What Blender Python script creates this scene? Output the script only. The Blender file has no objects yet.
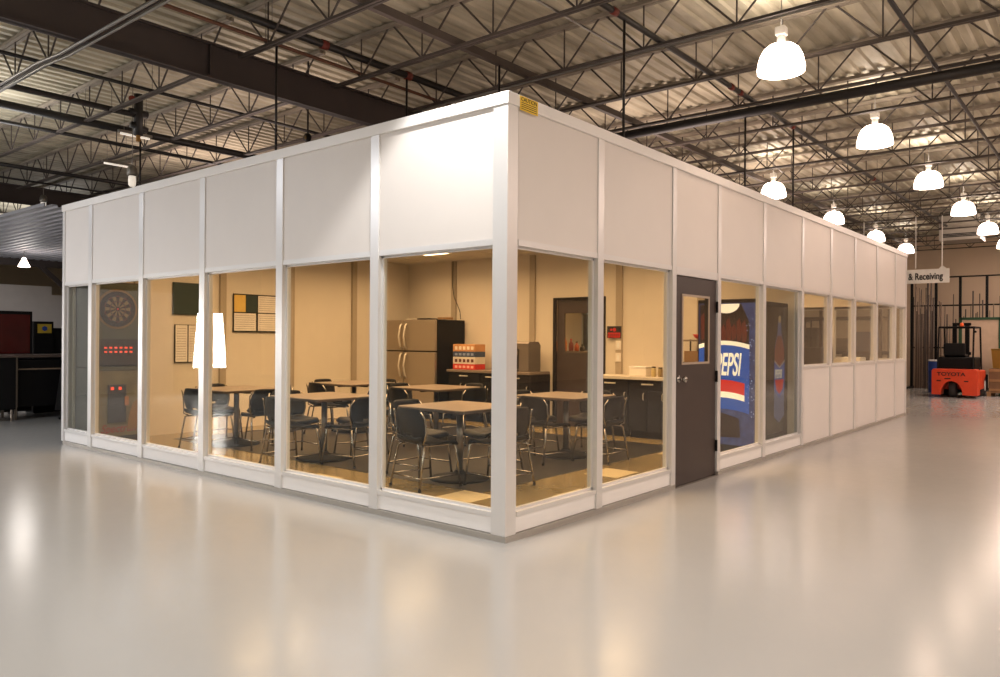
import bpy, math, random
from mathutils import Vector, Matrix
C = bpy.context.scene.collection
S = bpy.context.scene
PI = math.pi
random.seed(7)

# ------------------------------------------------------------------ camera
cam_d = bpy.data.cameras.new('camera')
cam = bpy.data.objects.new('camera', cam_d); C.objects.link(cam)
cam_d.sensor_width = 36.0; cam_d.lens = 765.09 * 36 / 1000
cam_d.clip_end = 200
_yaw, _pit, _rol = math.radians(39.406), math.radians(0.059), math.radians(0.387)
_f = Vector((math.cos(_pit)*math.cos(_yaw), math.cos(_pit)*math.sin(_yaw), math.sin(_pit)))
_r = Vector((math.sin(_yaw), -math.cos(_yaw), 0)); _u = _r.cross(_f)
_r2 = math.cos(_rol)*_r + math.sin(_rol)*_u; _u2 = -math.sin(_rol)*_r + math.cos(_rol)*_u
CAM = Vector((-4.2194, -3.4090, 1.4407))
cam.matrix_world = Matrix(((_r2.x, _u2.x, -_f.x, CAM.x), (_r2.y, _u2.y, -_f.y, CAM.y), (_r2.z, _u2.z, -_f.z, CAM.z), (0, 0, 0, 1)))
S.camera = cam

# ------------------------------------------------------------------ world, exposure, big lights
S.view_settings.view_transform = 'Standard'
S.view_settings.look = 'None'
S.view_settings.gamma = 1.0
S.view_settings.exposure = 0.0
S.view_settings.use_curve_mapping = False
w = bpy.data.worlds.new('world'); S.world = w; w.use_nodes = True
w.node_tree.nodes['Background'].inputs[0].default_value = (1, .9, .8, 1)
w.node_tree.nodes['Background'].inputs[1].default_value = 0.05

def area(name, loc, size, power, col, rot=(0, 0, 0), size_y=None):
    l = bpy.data.lights.new(name, 'AREA'); l.energy = power; l.color = col; l.size = size
    if size_y: l.shape = 'RECTANGLE'; l.size_y = size_y
    o = bpy.data.objects.new(name, l); C.objects.link(o); o.location = loc; o.rotation_euler = rot
    return o
def spot(name, loc, target, power, col, angle, blend, radius):
    l = bpy.data.lights.new(name, 'SPOT'); l.energy = power; l.color = col
    l.spot_size = math.radians(angle); l.spot_blend = blend; l.shadow_soft_size = radius
    o = bpy.data.objects.new(name, l); C.objects.link(o); o.location = loc
    o.rotation_euler = (Vector(target) - Vector(loc)).to_track_quat('-Z', 'Y').to_euler()
    return o
def point(name, loc, power, col, radius=.25):
    l = bpy.data.lights.new(name, 'POINT'); l.energy = power; l.color = col; l.shadow_soft_size = radius
    o = bpy.data.objects.new(name, l); C.objects.link(o); o.location = loc
    return o
WARM = (1.0, .77, .67); NEUT = (1.0, .97, .95); COOL = (.86, .90, 1.0)
area('hall_light_behind', (-3.5, -7.0, 4.3), 4.5, 300, (1, .93, .88))
area('hall_light_mid', (2.5, -6.0, 4.3), 4.5, 290, (1, .83, .74))
area('hall_light_east', (9.0, -5.5, 4.3), 4.5, 260, WARM)
area('hall_light_far_east', (16.5, -4.0, 4.3), 3.0, 280, WARM)
area('far_wall_fill', (20.6, -1.5, 4.3), 1.5, 130, WARM)  # added fill to brighten the far wall, no known lamp there
area('hall_light_west', (-6.5, 1.0, 4.3), 3.0, 250, NEUT)
area('hall_light_north_west', (-5.0, 7.5, 4.3), 2.5, 300, COOL)
area('hall_light_far_west', (-4.0, 13.5, 4.3), 2.0, 130, COOL)
for k, (x, y, p, c) in enumerate(((-5.0, -6.5, 120, NEUT), (0.5, -6.5, 150, WARM), (6.5, -6.0, 190, WARM), (12.0, -6.0, 190, WARM), (18, -6, 150, WARM), (-5.5, 0.5, 80, NEUT), (-5.5, 6.5, 80, NEUT), (-4.0, 12.5, 70, NEUT),
                                  (3.5, 9.5, 50, WARM), (9.5, 9.5, 80, WARM), (16.0, 8.0, 100, WARM), (4.0, 18.5, 70, NEUT), (-1.0, 9.0, 60, NEUT), (2.0, 5.6, 22, WARM), (6.0, 2.0, 40, WARM), (11.0, 2.0, 40, WARM), (.8, 1.5, 12, WARM))):
    area('deck_fill_uplight', (x, y, 3.6), 1.6, p, c, rot=(math.pi, 0, 0))      # added upward fill, brightens the roof deck where no lamps hang
INW = (1.0, .60, .30)
for a_ in (area('break_room_ceiling_glow', (3.2, 3.85, 2.85), 5.4, 400, INW, size_y=6.6), area('office_room_ceiling_glow', (9.4, 3.0, 2.85), 5.2, 330, INW, size_y=4.6)):
    a_.data.spread = math.radians(140)
spot('corner_lamp_light', (-.7, .1, 4.25), (-.7, .1, 0), 340, (1, .97, .93), 100, .25, .07)

# ------------------------------------------------------------------ helpers
def srgb(h):
    if isinstance(h, tuple): return tuple(h) + (1,)
    h = h.lstrip('#'); v = [int(h[i:i+2], 16)/255 for i in (0, 2, 4)]
    return tuple(x/12.92 if x <= .04045 else ((x+.055)/1.055)**2.4 for x in v) + (1,)
def mat(name, col, rough=.5, metal=0, var=.06, scale=6, bump=0, spec=.5, emit=None, estr=0, coat=0):
    m = bpy.data.materials.new(name); m.use_nodes = True
    nt = m.node_tree; b = nt.nodes['Principled BSDF']
    c = srgb(col)
    b.inputs['Roughness'].default_value = rough; b.inputs['Metallic'].default_value = metal
    b.inputs['Specular IOR Level'].default_value = spec
    b.inputs['Coat Weight'].default_value = coat
    tc = nt.nodes.new('ShaderNodeTexCoord'); n = nt.nodes.new('ShaderNodeTexNoise'); n.inputs['Scale'].default_value = scale
    n.inputs['Detail'].default_value = 4
    nt.links.new(tc.outputs['Object'], n.inputs['Vector'])
    r = nt.nodes.new('ShaderNodeMapRange'); r.inputs[1].default_value = .3; r.inputs[2].default_value = .7
    r.inputs[3].default_value = 1-var; r.inputs[4].default_value = 1+var
    nt.links.new(n.outputs['Fac'], r.inputs[0])
    mx = nt.nodes.new('ShaderNodeVectorMath'); mx.operation = 'SCALE'; mx.inputs[0].default_value = c[:3]
    nt.links.new(r.outputs[0], mx.inputs['Scale']); nt.links.new(mx.outputs[0], b.inputs['Base Color'])
    if bump:
        bp = nt.nodes.new('ShaderNodeBump'); bp.inputs['Strength'].default_value = bump; bp.inputs['Distance'].default_value = .01
        nt.links.new(n.outputs['Fac'], bp.inputs['Height']); nt.links.new(bp.outputs[0], b.inputs['Normal'])
    if emit:
        b.inputs['Emission Color'].default_value = srgb(emit); b.inputs['Emission Strength'].default_value = estr
    return m
def glass_mat(name, tint=(.93, .95, .92), rough=0.0):
    m = bpy.data.materials.new(name); m.use_nodes = True; nt = m.node_tree; nt.nodes.clear()
    o = nt.nodes.new('ShaderNodeOutputMaterial'); t = nt.nodes.new('ShaderNodeBsdfTransparent'); g = nt.nodes.new('ShaderNodeBsdfGlossy')
    t.inputs[0].default_value = tint + (1,); g.inputs['Roughness'].default_value = rough
    f = nt.nodes.new('ShaderNodeFresnel')
    ge = nt.nodes.new('ShaderNodeNewGeometry'); ir = nt.nodes.new('ShaderNodeMapRange'); ir.inputs[3].default_value = 1.45; ir.inputs[4].default_value = 1/1.45
    nt.links.new(ge.outputs['Backfacing'], ir.inputs[0]); nt.links.new(ir.outputs[0], f.inputs[0]); mx = nt.nodes.new('ShaderNodeMixShader')
    nt.links.new(f.outputs[0], mx.inputs[0]); nt.links.new(t.outputs[0], mx.inputs[1]); nt.links.new(g.outputs[0], mx.inputs[2])
    nt.links.new(mx.outputs[0], o.inputs[0]); return m

class MB:
    def __init__(s): s.v = []; s.f = []; s.mi = []; s.m = 0
    def add(s, vs, fs):
        o = len(s.v); s.v += [tuple(v) for v in vs]; s.f += [tuple(i+o for i in f) for f in fs]; s.mi += [s.m]*len(fs); return s
    def box(s, x0, y0, z0, x1, y1, z1):
        x0, x1 = sorted((x0, x1)); y0, y1 = sorted((y0, y1)); z0, z1 = sorted((z0, z1))
        return s.add([(x0,y0,z0),(x1,y0,z0),(x1,y1,z0),(x0,y1,z0),(x0,y0,z1),(x1,y0,z1),(x1,y1,z1),(x0,y1,z1)],
                     [(3,2,1,0),(4,5,6,7),(0,1,5,4),(1,2,6,5),(2,3,7,6),(3,0,4,7)])
    def tube(s, pts, r, n=8, r2=None, caps=True):
        pts = [Vector(p) for p in pts]; N = len(pts); rings = []; prev = None
        for i, p in enumerate(pts):
            d = (pts[min(i+1, N-1)] - pts[max(i-1, 0)]).normalized()
            if prev is None:
                a = Vector((0, 0, 1)) if abs(d.z) < .9 else Vector((1, 0, 0)); a = (a - d*a.dot(d)).normalized()
            else: a = (prev - d*prev.dot(d)).normalized()
            prev = a; b = d.cross(a); rr = r if r2 is None else r + (r2-r)*i/(N-1)
            rings.append([p + (a*math.cos(2*PI*k/n) + b*math.sin(2*PI*k/n))*rr for k in range(n)])
        vs = [v for g in rings for v in g]; fs = []
        for i in range(N-1):
            for k in range(n):
                k2 = (k+1) % n; fs.append((i*n+k, i*n+k2, (i+1)*n+k2, (i+1)*n+k))
        if caps: fs.append(tuple(range(n))[::-1]); fs.append(tuple((N-1)*n+k for k in range(n)))
        return s.add(vs, fs)
    def lathe(s, prof, c=(0, 0, 0), n=24, axis='z', capb=True, capt=True):
        vs = []; fs = []; N = len(prof)
        for r, z in prof:
            for k in range(n):
                a = 2*PI*k/n; x, y = r*math.cos(a), r*math.sin(a)
                p = (x, y, z) if axis == 'z' else ((z, x, y) if axis == 'x' else (y, z, x))
                vs.append((c[0]+p[0], c[1]+p[1], c[2]+p[2]))
        for i in range(N-1):
            for k in range(n):
                k2 = (k+1) % n; fs.append((i*n+k, i*n+k2, (i+1)*n+k2, (i+1)*n+k))
        if capb: fs.append(tuple(range(n))[::-1])
        if capt: fs.append(tuple((N-1)*n+k for k in range(n)))
        return s.add(vs, fs)
    def prism(s, poly, a0, a1, axis):      # poly in the two other axes (in xyz order)
        n = len(poly); vs = []
        for a in (a0, a1):
            for p, q in poly: vs.append({'x': (a, p, q), 'y': (p, a, q), 'z': (p, q, a)}[axis])
        fs = [tuple(range(n)), tuple(range(2*n-1, n-1, -1))] + [(i, n+i, n+(i+1) % n, (i+1) % n) for i in range(n)]
        return s.add(vs, fs)
    def grid(s, fn, nu, nv, skip=()):
        vs = [fn(u/nu, v/nv) for v in range(nv+1) for u in range(nu+1)]
        fs = [(v*(nu+1)+u, v*(nu+1)+u+1, (v+1)*(nu+1)+u+1, (v+1)*(nu+1)+u) for v in range(nv) for u in range(nu) if (u, v) not in skip]
        return s.add(vs, fs)
    def build(s, name, m, parent=None, smooth=False, bevel=0, solid=0, loc=None):
        me = bpy.data.meshes.new(name); me.from_pydata(s.v, [], s.f)
        for x in (m if isinstance(m, (list, tuple)) else [m]): me.materials.append(x)
        me.polygons.foreach_set('material_index', s.mi)
        if smooth: me.polygons.foreach_set('use_smooth', [True]*len(s.f))
        me.update()
        o = bpy.data.objects.new(name, me); C.objects.link(o)
        if parent: o.parent = parent
        if loc: o.location = loc
        if solid:
            q = o.modifiers.new('solid', 'SOLIDIFY'); q.thickness = solid; q.offset = 0
        if bevel:
            q = o.modifiers.new('bevel', 'BEVEL'); q.width = bevel; q.segments = 2; q.limit_method = 'ANGLE'
        return o
def box(*a): return MB().box(*a)
def tag(o, label, cat, group=None, kind=None):
    o['label'] = label; o['category'] = cat
    if group: o['group'] = group
    if kind: o['kind'] = kind
    return o
def thing(name, label, cat, loc=(0, 0, 0), rz=0, group=None):
    o = bpy.data.objects.new(name, None); C.objects.link(o); o.location = loc; o.rotation_euler = (0, 0, rz); o.empty_display_size = .1
    return tag(o, label, cat, group)
def struct(name, mb, m, **k):
    o = mb.build(name, m, **k); o['kind'] = 'structure'; return o
def kids(o): return [c for c in bpy.data.objects if c.parent == o]
def dup(root, loc, rz=None, label=None):
    r = root.copy(); C.objects.link(r); r.location = loc
    if rz is not None: r.rotation_euler = (0, 0, rz)
    if label: r['label'] = label
    for ch in kids(root):
        c = ch.copy(); C.objects.link(c); c.parent = r
        for g in kids(ch):
            d = g.copy(); C.objects.link(d); d.parent = c
    return r
def text(name, body, size, m, parent, loc, rot, ext=.001, align='LEFT', sx=1.0, shear=0, bold=0):
    cu = bpy.data.curves.new(name, 'FONT'); cu.body = body; cu.size = size; cu.extrude = ext; cu.align_x = align; cu.shear = shear; cu.bevel_depth = bold
    t = bpy.data.objects.new('tmp', cu); C.objects.link(t)
    dg = bpy.context.evaluated_depsgraph_get()
    me = bpy.data.meshes.new_from_object(t.evaluated_get(dg)); bpy.data.objects.remove(t); me.name = name
    me.materials.clear(); me.materials.append(m)
    o = bpy.data.objects.new(name, me); C.objects.link(o); o.location = loc; o.rotation_euler = rot; o.scale = (sx, 1, 1)
    if parent: o.parent = parent
    return o
ORD = ['first', 'second', 'third', 'fourth', 'fifth', 'sixth', 'seventh', 'eighth', 'ninth', 'tenth', 'eleventh', 'twelfth',
       'thirteenth', 'fourteenth', 'fifteenth', 'sixteenth', 'seventeenth', 'eighteenth', 'nineteenth', 'twentieth', 'twenty-first', 'twenty-second', 'twenty-third', 'twenty-fourth', 'twenty-fifth']

M = dict(
    panel=mat('white_wall_panel', '#ddd7d2', .45, var=.012, scale=3),
    kick=mat('white_kick_panel', '#e9e6e3', .45, var=.01),
    frame=mat('white_aluminium', '#dddbd9', .33, metal=.35, var=.01),
    inner=mat('inner_wall_vinyl', '#d8cdbb', .6, var=.02),
    batten=mat('wall_batten', '#a89a86', .4, var=.02),
    handle=mat('satin_handle', '#d8cfc0', .3, metal=.3),
    wtop=mat('pale_worktop', '#cfc4b4', .35, var=.03),
    fasc=mat('fascia', '#e9e6e3', .35, var=.01),
    base=mat('base_channel', '#a8a29a', .4, metal=.3, var=.03),
    tile=mat('beige_tile', '#877650', .18, var=.06, scale=9),
    carpet=mat('dark_carpet_tile', '#25221f', .35, var=.15, scale=14),
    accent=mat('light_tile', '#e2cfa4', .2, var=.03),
    ctile=mat('ceiling_board', '#d9d2c4', .8, var=.03, scale=30),
    door=mat('brown_door', '#3d322e', .42, var=.03),
    chrome=mat('chrome', '#a8a39d', .22, metal=1, var=.02),
    steel=mat('brushed_steel', '#a89c8c', .34, metal=.75, var=.04, scale=20),
    black=mat('black_plastic', '#0e0d0e', .5, var=.1, spec=.25),
    blackm=mat('black_metal', '#0b0a0b', .55, var=.1, spec=.2),
    shell=mat('black_chair_shell', '#0e0f13', .5, spec=.3, var=.08),
    lam=mat('table_laminate', '#7d6f62', .32, var=.05, scale=25),
    edge=mat('dark_edge_band', '#4b3f36', .4),
    pole=mat('grey_pole', '#8a8077', .3, metal=.6),
    chordtop=mat('pale_chord', '#8d8375', .7, var=.2, scale=4),  # top chords paler than the joist steel, close to the deck tone
    steelj=mat('dark_joist_steel', '#4a423d', .55, metal=.1, var=.2, scale=3),
    beam=mat('dark_beam_paint', '#3e3533', .6, var=.18, scale=1.5),
    pipe=mat('black_pipe', '#1d1a1a', .45, var=.1),
    rust=mat('brown_pipe', '#5d3a28', .6, var=.2),
    redf=mat('red_fitting', '#6e2518', .5),
    galv=mat('galvanised_conduit', '#8b8781', .35, metal=.8, var=.08),
    white=mat('white_paint', '#e8e6e2', .4),
    tan=mat('tan_wall', '#cdb79e', .8, var=.05, scale=1),
    yel=mat('yellow_sticker', '#e8c01c', .5),
    ink=mat('black_ink', '#151313', .6),
    red=mat('red_paint', '#c3261f', .4),
    blue=mat('blue_paint', '#1d3f8f', .4),
    orange=mat('forklift_orange', '#d0411f', .38, var=.05),
    rubber=mat('rubber', '#2b2826', .8),
    green=mat('green_paint', '#23482f', .5),
    card=mat('cardboard', '#8f6d48', .8, var=.08),
    paper=mat('paper', '#e6ddd0', .7),
    dgreen=mat('green_board', '#2c3a35', .5),
    glass=glass_mat('window_glass'),
)
# lamp emitters
M['dome'] = mat('lit_acrylic_dome', '#fff4ea', .3, emit='#ffe4cf', estr=9.0)
M['troffer'] = mat('lit_diffuser', '#fff0d8', .4, emit=(1.0, .66, .38), estr=9.0)
M['tubel'] = mat('lit_tube', '#fff8ee', .4, emit='#fff3e2', estr=.55)

# concrete floor: glossy epoxy
def floor_mat():
    m = bpy.data.materials.new('epoxy_floor'); m.use_nodes = True; nt = m.node_tree; b = nt.nodes['Principled BSDF']
    tc = nt.nodes.new('ShaderNodeTexCoord')
    n1 = nt.nodes.new('ShaderNodeTexNoise'); n1.inputs['Scale'].default_value = .35; n1.inputs['Detail'].default_value = 5
    n2 = nt.nodes.new('ShaderNodeTexNoise'); n2.inputs['Scale'].default_value = 9; n2.inputs['Detail'].default_value = 5
    for n in (n1, n2): nt.links.new(tc.outputs['Object'], n.inputs['Vector'])
    cr = nt.nodes.new('ShaderNodeValToRGB'); cr.color_ramp.elements[0].position = .3; cr.color_ramp.elements[0].color = srgb('#9f9e9b')
    cr.color_ramp.elements[1].position = .7; cr.color_ramp.elements[1].color = srgb('#a8a6a2')
    nt.links.new(n1.outputs['Fac'], cr.inputs[0]); nt.links.new(cr.outputs[0], b.inputs['Base Color'])
    mr = nt.nodes.new('ShaderNodeMapRange'); mr.inputs[3].default_value = .15; mr.inputs[4].default_value = .23
    nt.links.new(n2.outputs['Fac'], mr.inputs[0]); nt.links.new(mr.outputs[0], b.inputs['Roughness'])
    bp = nt.nodes.new('ShaderNodeBump'); bp.inputs['Strength'].default_value = .02; bp.inputs['Distance'].default_value = .01
    nt.links.new(n2.outputs['Fac'], bp.inputs['Height']); nt.links.new(bp.outputs[0], b.inputs['Normal'])
    b.inputs['Specular IOR Level'].default_value = .6
    return m
def deck_mat():
    m = bpy.data.materials.new('roof_deck'); m.use_nodes = True; nt = m.node_tree; b = nt.nodes['Principled BSDF']
    tc = nt.nodes.new('ShaderNodeTexCoord'); mp = nt.nodes.new('ShaderNodeMapping'); mp.inputs['Scale'].default_value = (.6, 2.2, 1)
    n1 = nt.nodes.new('ShaderNodeTexNoise'); n1.inputs['Scale'].default_value = 1.8; n1.inputs['Detail'].default_value = 6
    nt.links.new(tc.outputs['Object'], mp.inputs[0]); nt.links.new(mp.outputs[0], n1.inputs['Vector'])
    cr = nt.nodes.new('ShaderNodeValToRGB'); cr.color_ramp.elements[0].position = .38; cr.color_ramp.elements[0].color = srgb('#a09884')
    cr.color_ramp.elements[1].position = .66; cr.color_ramp.elements[1].color = srgb('#c8c0aa')
    nt.links.new(n1.outputs['Fac'], cr.inputs[0]); nt.links.new(cr.outputs[0], b.inputs['Base Color'])
    b.inputs['Roughness'].default_value = .55; b.inputs['Metallic'].default_value = .15
    return m

# ------------------------------------------------------------------ hall shell
X0, X1, Y0, Y1, ZD = -13.0, 24.0, -12.0, 23.0, 4.9
struct('floor', box(X0, Y0, -.1, X1, Y1, 0), floor_mat())
mb = MB(); prof = []
y = Y0
while y < Y1:
    prof += [(y, ZD), (y+.075, ZD), (y+.095, ZD+.03), (y+.165, ZD+.03)]; y += .185
n = len(prof)
mb.add([(X0, p, q) for p, q in prof] + [(X1, p, q) for p, q in prof], [(i, i+1, n+i+1, n+i) for i in range(n-1)])
mb.box(X0, Y0, ZD+.06, X1, Y1, ZD+.2)
struct('ceiling', mb, deck_mat())
struct('wall_east', box(X1, Y0, 0, X1+.2, Y1, ZD+.2), M['tan'])
struct('wall_north', box(X0, Y1, 0, X1, Y1+.2, ZD+.2), mat('grey_brown_wall', '#8b7d6b', .8, var=.05, scale=1))
struct('wall_west', box(X0-.2, Y0, 0, X0, Y1, ZD+.2), M['tan'])
struct('wall_south', box(X0, Y0-.2, 0, X1, Y0, ZD+.2), M['tan'])

# ------------------------------------------------------------------ roof steel
BJ = [1.49 + 1.22*k for k in range(-2, 19)]
def joist(y0, y1):
    L = y1 - y0
    t = thing('bar_joist', '', 'roof joist', (0, y0, 0))
    b = MB(); b.box(-.034, 0, 4.385, -.006, L, 4.412); b.box(.006, 0, 4.385, .034, L, 4.412); b.build('bottom_chord', M['steelj'], t)
    b = MB(); b.box(-.045, -.1, 4.845, -.006, L+.1, 4.885); b.box(.006, -.1, 4.845, .045, L+.1, 4.885); b.build('top_chord', M['chordtop'], t)
    b = MB(); n = max(1, round(L/1.0)); s = L/n
    for k in range(n):
        a = k*s
        b.tube([(0, a+.03, 4.87), (0, a+s/2, 4.40)], .011, 5); b.tube([(0, a+s/2, 4.40), (0, a+s-.03, 4.87)], .011, 5)
        b.tube([(0, a+s/2, 4.40), (0, a+s/2, 4.87)], .009, 5)
    b.build('web', M['steelj'], t)
    return t
bays = [(-11.8, 3.84, 'bay over the white office corner'), (4.16, 13.84, 'bay behind the deep dark beam'), (14.16, 22.8, 'bay along the rear hall wall')]
for a, b_, where in bays:
    j0 = None
    for k, x in enumerate(BJ):
        lab = 'dark open-web roof joist, %s from west in %s' % (ORD[k], where)
        if j0 is None: j0 = joist(a, b_); j0.location.x = x; j0['label'] = lab; j0['group'] = 'roof joists in the ' + where
        else: dup(j0, (x, a, 0), label=lab)
def ibeam(y, z0, z1, label):
    b = MB(); b.box(-12.8, y-.012, z0, 23.9, y+.012, z1); b.box(-12.8, y-.06, z0, 23.9, y+.06, z0+.02); b.box(-12.8, y-.06, z1-.02, 23.9, y+.06, z1)
    x = -11.0
    while x < 23: b.box(x, y-.055, z0+.02, x+.012, y+.055, z1-.02); x += 3.66
    tag(b.build('roof_beam', M['beam']), label, 'roof beam')
ibeam(4.0, 4.13, 4.50, 'deep dark steel roof beam crossing above the office')
ibeam(14.0, 4.13, 4.50, 'dark steel roof beam above the ribbed metal canopy')

def pipe_x(y, z, r, m, label, x0=-12, x1=23.5, name='sprinkler_pipe', fits=(), hang=True):
    t = thing(name, label, 'pipe')
    MB().tube([(x0, y, z), (x1, y, z)], r, 8).build('pipe_run', m, t, smooth=True)
    for fx in fits:
        MB().tube([(fx-.04, y, z), (fx+.04, y, z)], r*1.22, 10).build('coupling', M['redf'], t, smooth=True)
    if hang:
        x = x0 + 1.3
        while x < x1: MB().tube([(x, y, z), (x, y, 4.88)], .005, 4).build('hanger_rod', M['galv'], t); x += 3.66
    return t
pipe_x(3.30, 4.60, .042, M['pipe'], 'black sprinkler main with red couplings beside the deep beam', fits=(.93, 2.17, 5.0, 9.2, 13.1))
pipe_x(3.41, 4.475, .020, M['rust'], 'thin rusty brown pipe beside the deep roof beam')
b = MB(); b.box(-12, 1.87, 4.42, 23.5, 1.93, 4.50); tag(b.build('steel_channel', M['steelj']), 'straight dark steel channel crossing joists above the office', 'steel channel')
pipe_x(.23, 4.44, .030, M['pipe'], 'black sprinkler pipe above the office door wall, red couplings', fits=(1.82, 4.48, 4.75, 6.6, 11.0), x1=18.3)
pipe_x(.60, 4.41, .012, M['galv'], 'thin silver conduit ending at a joist above the office', x1=2.6, name='conduit')
pipe_x(-1.8, 4.40, .022, M['pipe'], 'dark pipe above the open aisle beside the dome lamps')
for yy, zz, r, x1, lab in ((5.8, 4.44, .022, 23, 'slim black pipe, first behind the deep roof beam'), (6.9, 4.42, .04, .62, 'black pipe ending at a valve behind the deep beam'),
                       (7.7, 4.40, .055, 23, 'thick black pipe behind the deep beam'), (8.6, 4.40, .028, 23, 'black pipe just beyond the thick black pipe'),
                       (11.4, 4.36, .035, 23, 'dark pipe high above the ribbed canopy'), (12.6, 4.36, .02, 23, 'slim dark pipe running before the second roof beam')):
    pipe_x(yy, zz, r, M['pipe'], lab, x1=x1)
t = thing('valve_assembly', 'black valve cluster with red handle at a pipe end', 'valve', (.63, 6.9, 4.40))
b = MB(); b.tube([(0, 0, .3), (0, 0, -.25)], .06, 10); b.tube([(-.12, 0, .05), (.12, 0, .05)], .05, 10); b.tube([(-.1, 0, -.12), (.12, 0, -.16)], .045, 10); b.build('valve_body', M['pipe'], t, smooth=True)
b = MB(); b.lathe([(.045, 0), (.045, .015)], (-.12, -.08, .2), 12, 'y'); b.build('handle', M['redf'], t)
b = MB().tube([(0, 0, -.25), (0, 0, -.33)], .03, 8).build('brass_nozzle', mat('brass', '#a87f45', .4, metal=.5), t)
# along-joist runs
def pipe_y(x, z, r, m, label, y0, y1, name='pipe'):
    return tag(MB().tube([(x, y0, z), (x, y1, z)], r, 8).build(name, m, smooth=True), label, 'pipe')
pipe_y(5.14, 4.30, .062, M['pipe'], 'thick black gas pipe slung below a joist over the office', -11.5, 3.6, 'gas_pipe')
pipe_y(2.66, 4.355, .012, M['galv'], 'silver conduit strapped along a joist over the office', -11.5, 3.8, 'conduit')
b = MB()
for dx in (0, .07):
    b.tube([(-1.32+dx, -6, 4.08), (-1.32+dx, 4.3, 4.08), (-1.38+dx, 4.7, 4.06), (-1.38+dx, 13.9, 4.06)], .014, 8)
tag(b.build('conduit_pair', M['galv'], smooth=True), 'pair of silver conduits crossing in front of deep beam', 'conduit')
drops = [(2.0, .23, 4.44, 'drop from the door-wall sprinkler pipe beside the yellow sticker'), (6.65, .23, 4.44, 'drop from the door-wall sprinkler pipe above the machine'),
         (5.14, .32, 4.28, 'drop from the thick gas pipe'), (2.2, 1.9, 4.42, 'drop from the steel channel'), (2.15, 3.3, 4.58, 'drop from the sprinkler main with red couplings'),
         (.41, 3.41, 4.46, 'drop from the rusty brown pipe'), (.66, 6.9, 4.1, 'drop below the valve cluster')]
for x, y, z, lab in drops:
    t = thing('drop_pipe', 'thin vertical black ' + lab, 'pipe', (x, y, 3.15), group='vertical pipes dropping into the office roof')
    MB().tube([(0, 0, 0), (0, 0, z-3.15)], .013, 8).build('riser', M['pipe'], t, smooth=True)
    MB().tube([(0, 0, .06), (0, 0, .10)], .03, 10).build('escutcheon', M['pipe'], t)

# ------------------------------------------------------------------ high bay lamps
def high_bay(zb=4.10):
    t = thing('high_bay_lamp', '', 'ceiling lamp', (0, 0, zb), group='lit dome lamps over the aisle')
    pr = [(.222, 0), (.225, .03), (.214, .10), (.198, .16), (.166, .22), (.12, .258), (.06, .272)]
    b = MB().lathe(pr, n=28, capb=False, capt=False); b.build('lamp_shade', M['dome'], t, smooth=True, solid=.006)
    MB().lathe([(.04, .268), (.04, .36), (.03, .36)], n=16).build('neck', M['white'], t)
    b = MB().box(-.05, -.05, .36, .05, .05, .45); b.build('ballast_housing', M['white'], t, bevel=.012)
    b = MB().tube([(0, 0, .45), (0, 0, 4.90-zb)], .007, 6); b.build('hanger_rod', M['galv'], t)
    MB().lathe([(.03, .12), (.045, .2), (.02, .28)], n=12).build('bulb', M['dome'], t, smooth=True)
    return t
hb = None
for i, (x, y) in enumerate([(3.38, -.74), (7.0, -.74), (10.6, -.74), (14.2, -.74), (17.8, -.74), (21.4, -.74), (9.91, 1.68), (13.9, 1.75), (17.75, 1.78), (21.15, 1.75)]):
    row = 'in the outer aisle row' if i < 6 else 'in the row over the office'
    k = i if i < 6 else i-6
    lab = 'lit white dome lamp, %s from the camera end %s' % (ORD[k], row)
    area('lamp_uplight', (x, y, 4.56), .3, 7 if i < 6 else 8, (1, .88, .76), rot=(math.pi, 0, 0))
    if hb is None: hb = high_bay(); hb.location.x, hb.location.y = x, y; hb['label'] = lab
    else: dup(hb, (x, y, 4.10), label=lab)
# small globe pendants and strips at the rear
def globe(x, y, z, label, lit=True):
    t = thing('pendant_lamp', label, 'ceiling lamp', (x, y, z))
    MB().lathe([(.03, 0), (.045, .02), (.05, .08), (.045, .14)], n=16).build('lamp_shade', M['tubel'] if lit else M['white'], t, smooth=True)
    MB().lathe([(.06, .14), (.07, .17), (.065, .24), (.04, .28)], n=16).build('lamp_cap', M['galv'], t, smooth=True)
    top = 4.90 if z > 3.3 else 3.27
    MB().tube([(0, 0, .28), (0, 0, top - z)], .006, 6).build('hanger_rod', M['galv'], t)
globe(.6, 7.0, 3.47, 'small globe lamp just above the rear office roof edge')
globe(1.73, 13.2, 3.95, 'small globe lamp above the ribbed metal canopy')
t = thing('cone_lamp', 'small lit cone pendant under the ribbed canopy', 'ceiling lamp', (1.7, 14.1, 2.86))
MB().lathe([(.11, 0), (.10, .03), (.05, .13), (.03, .19)], n=18, capb=True).build('lamp_shade', M['dome'], t, smooth=True)
MB().tube([(0, 0, .19), (0, 0, .33)], .008, 6).build('hanger_rod', M['galv'], t)
point('cone_lamp_light', (1.7, 14.1, 2.70), 20, (1, .95, .9), .25)
def strip(x, y, z, L, wd, label):
    t = thing('strip_light', label, 'ceiling lamp', (x, y, z), group='linear ceiling lights at the rear')
    box(-L/2, -wd, .015, L/2, wd, .05).build('light_housing', M['galv'], t)
    MB().tube([(-L/2+.03, 0, 0), (L/2-.03, 0, 0)], .016, 10).build('tube_lamp', M['tubel'], t, smooth=True)
    b = MB(); b.tube([(-L/3, 0, .05), (-L/3, 0, 4.90-z)], .004, 4); b.tube([(L/3, 0, .05), (L/3, 0, 4.90-z)], .004, 4); b.build('hanger_rod', M['galv'], t)
strip(.8, 7.35, 4.25, .46, .03, 'short lit strip light behind the thick black pipe')
strip(1.46, 9.4, 4.25, .46, .03, 'short lit strip light above the office rear roof')
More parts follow.
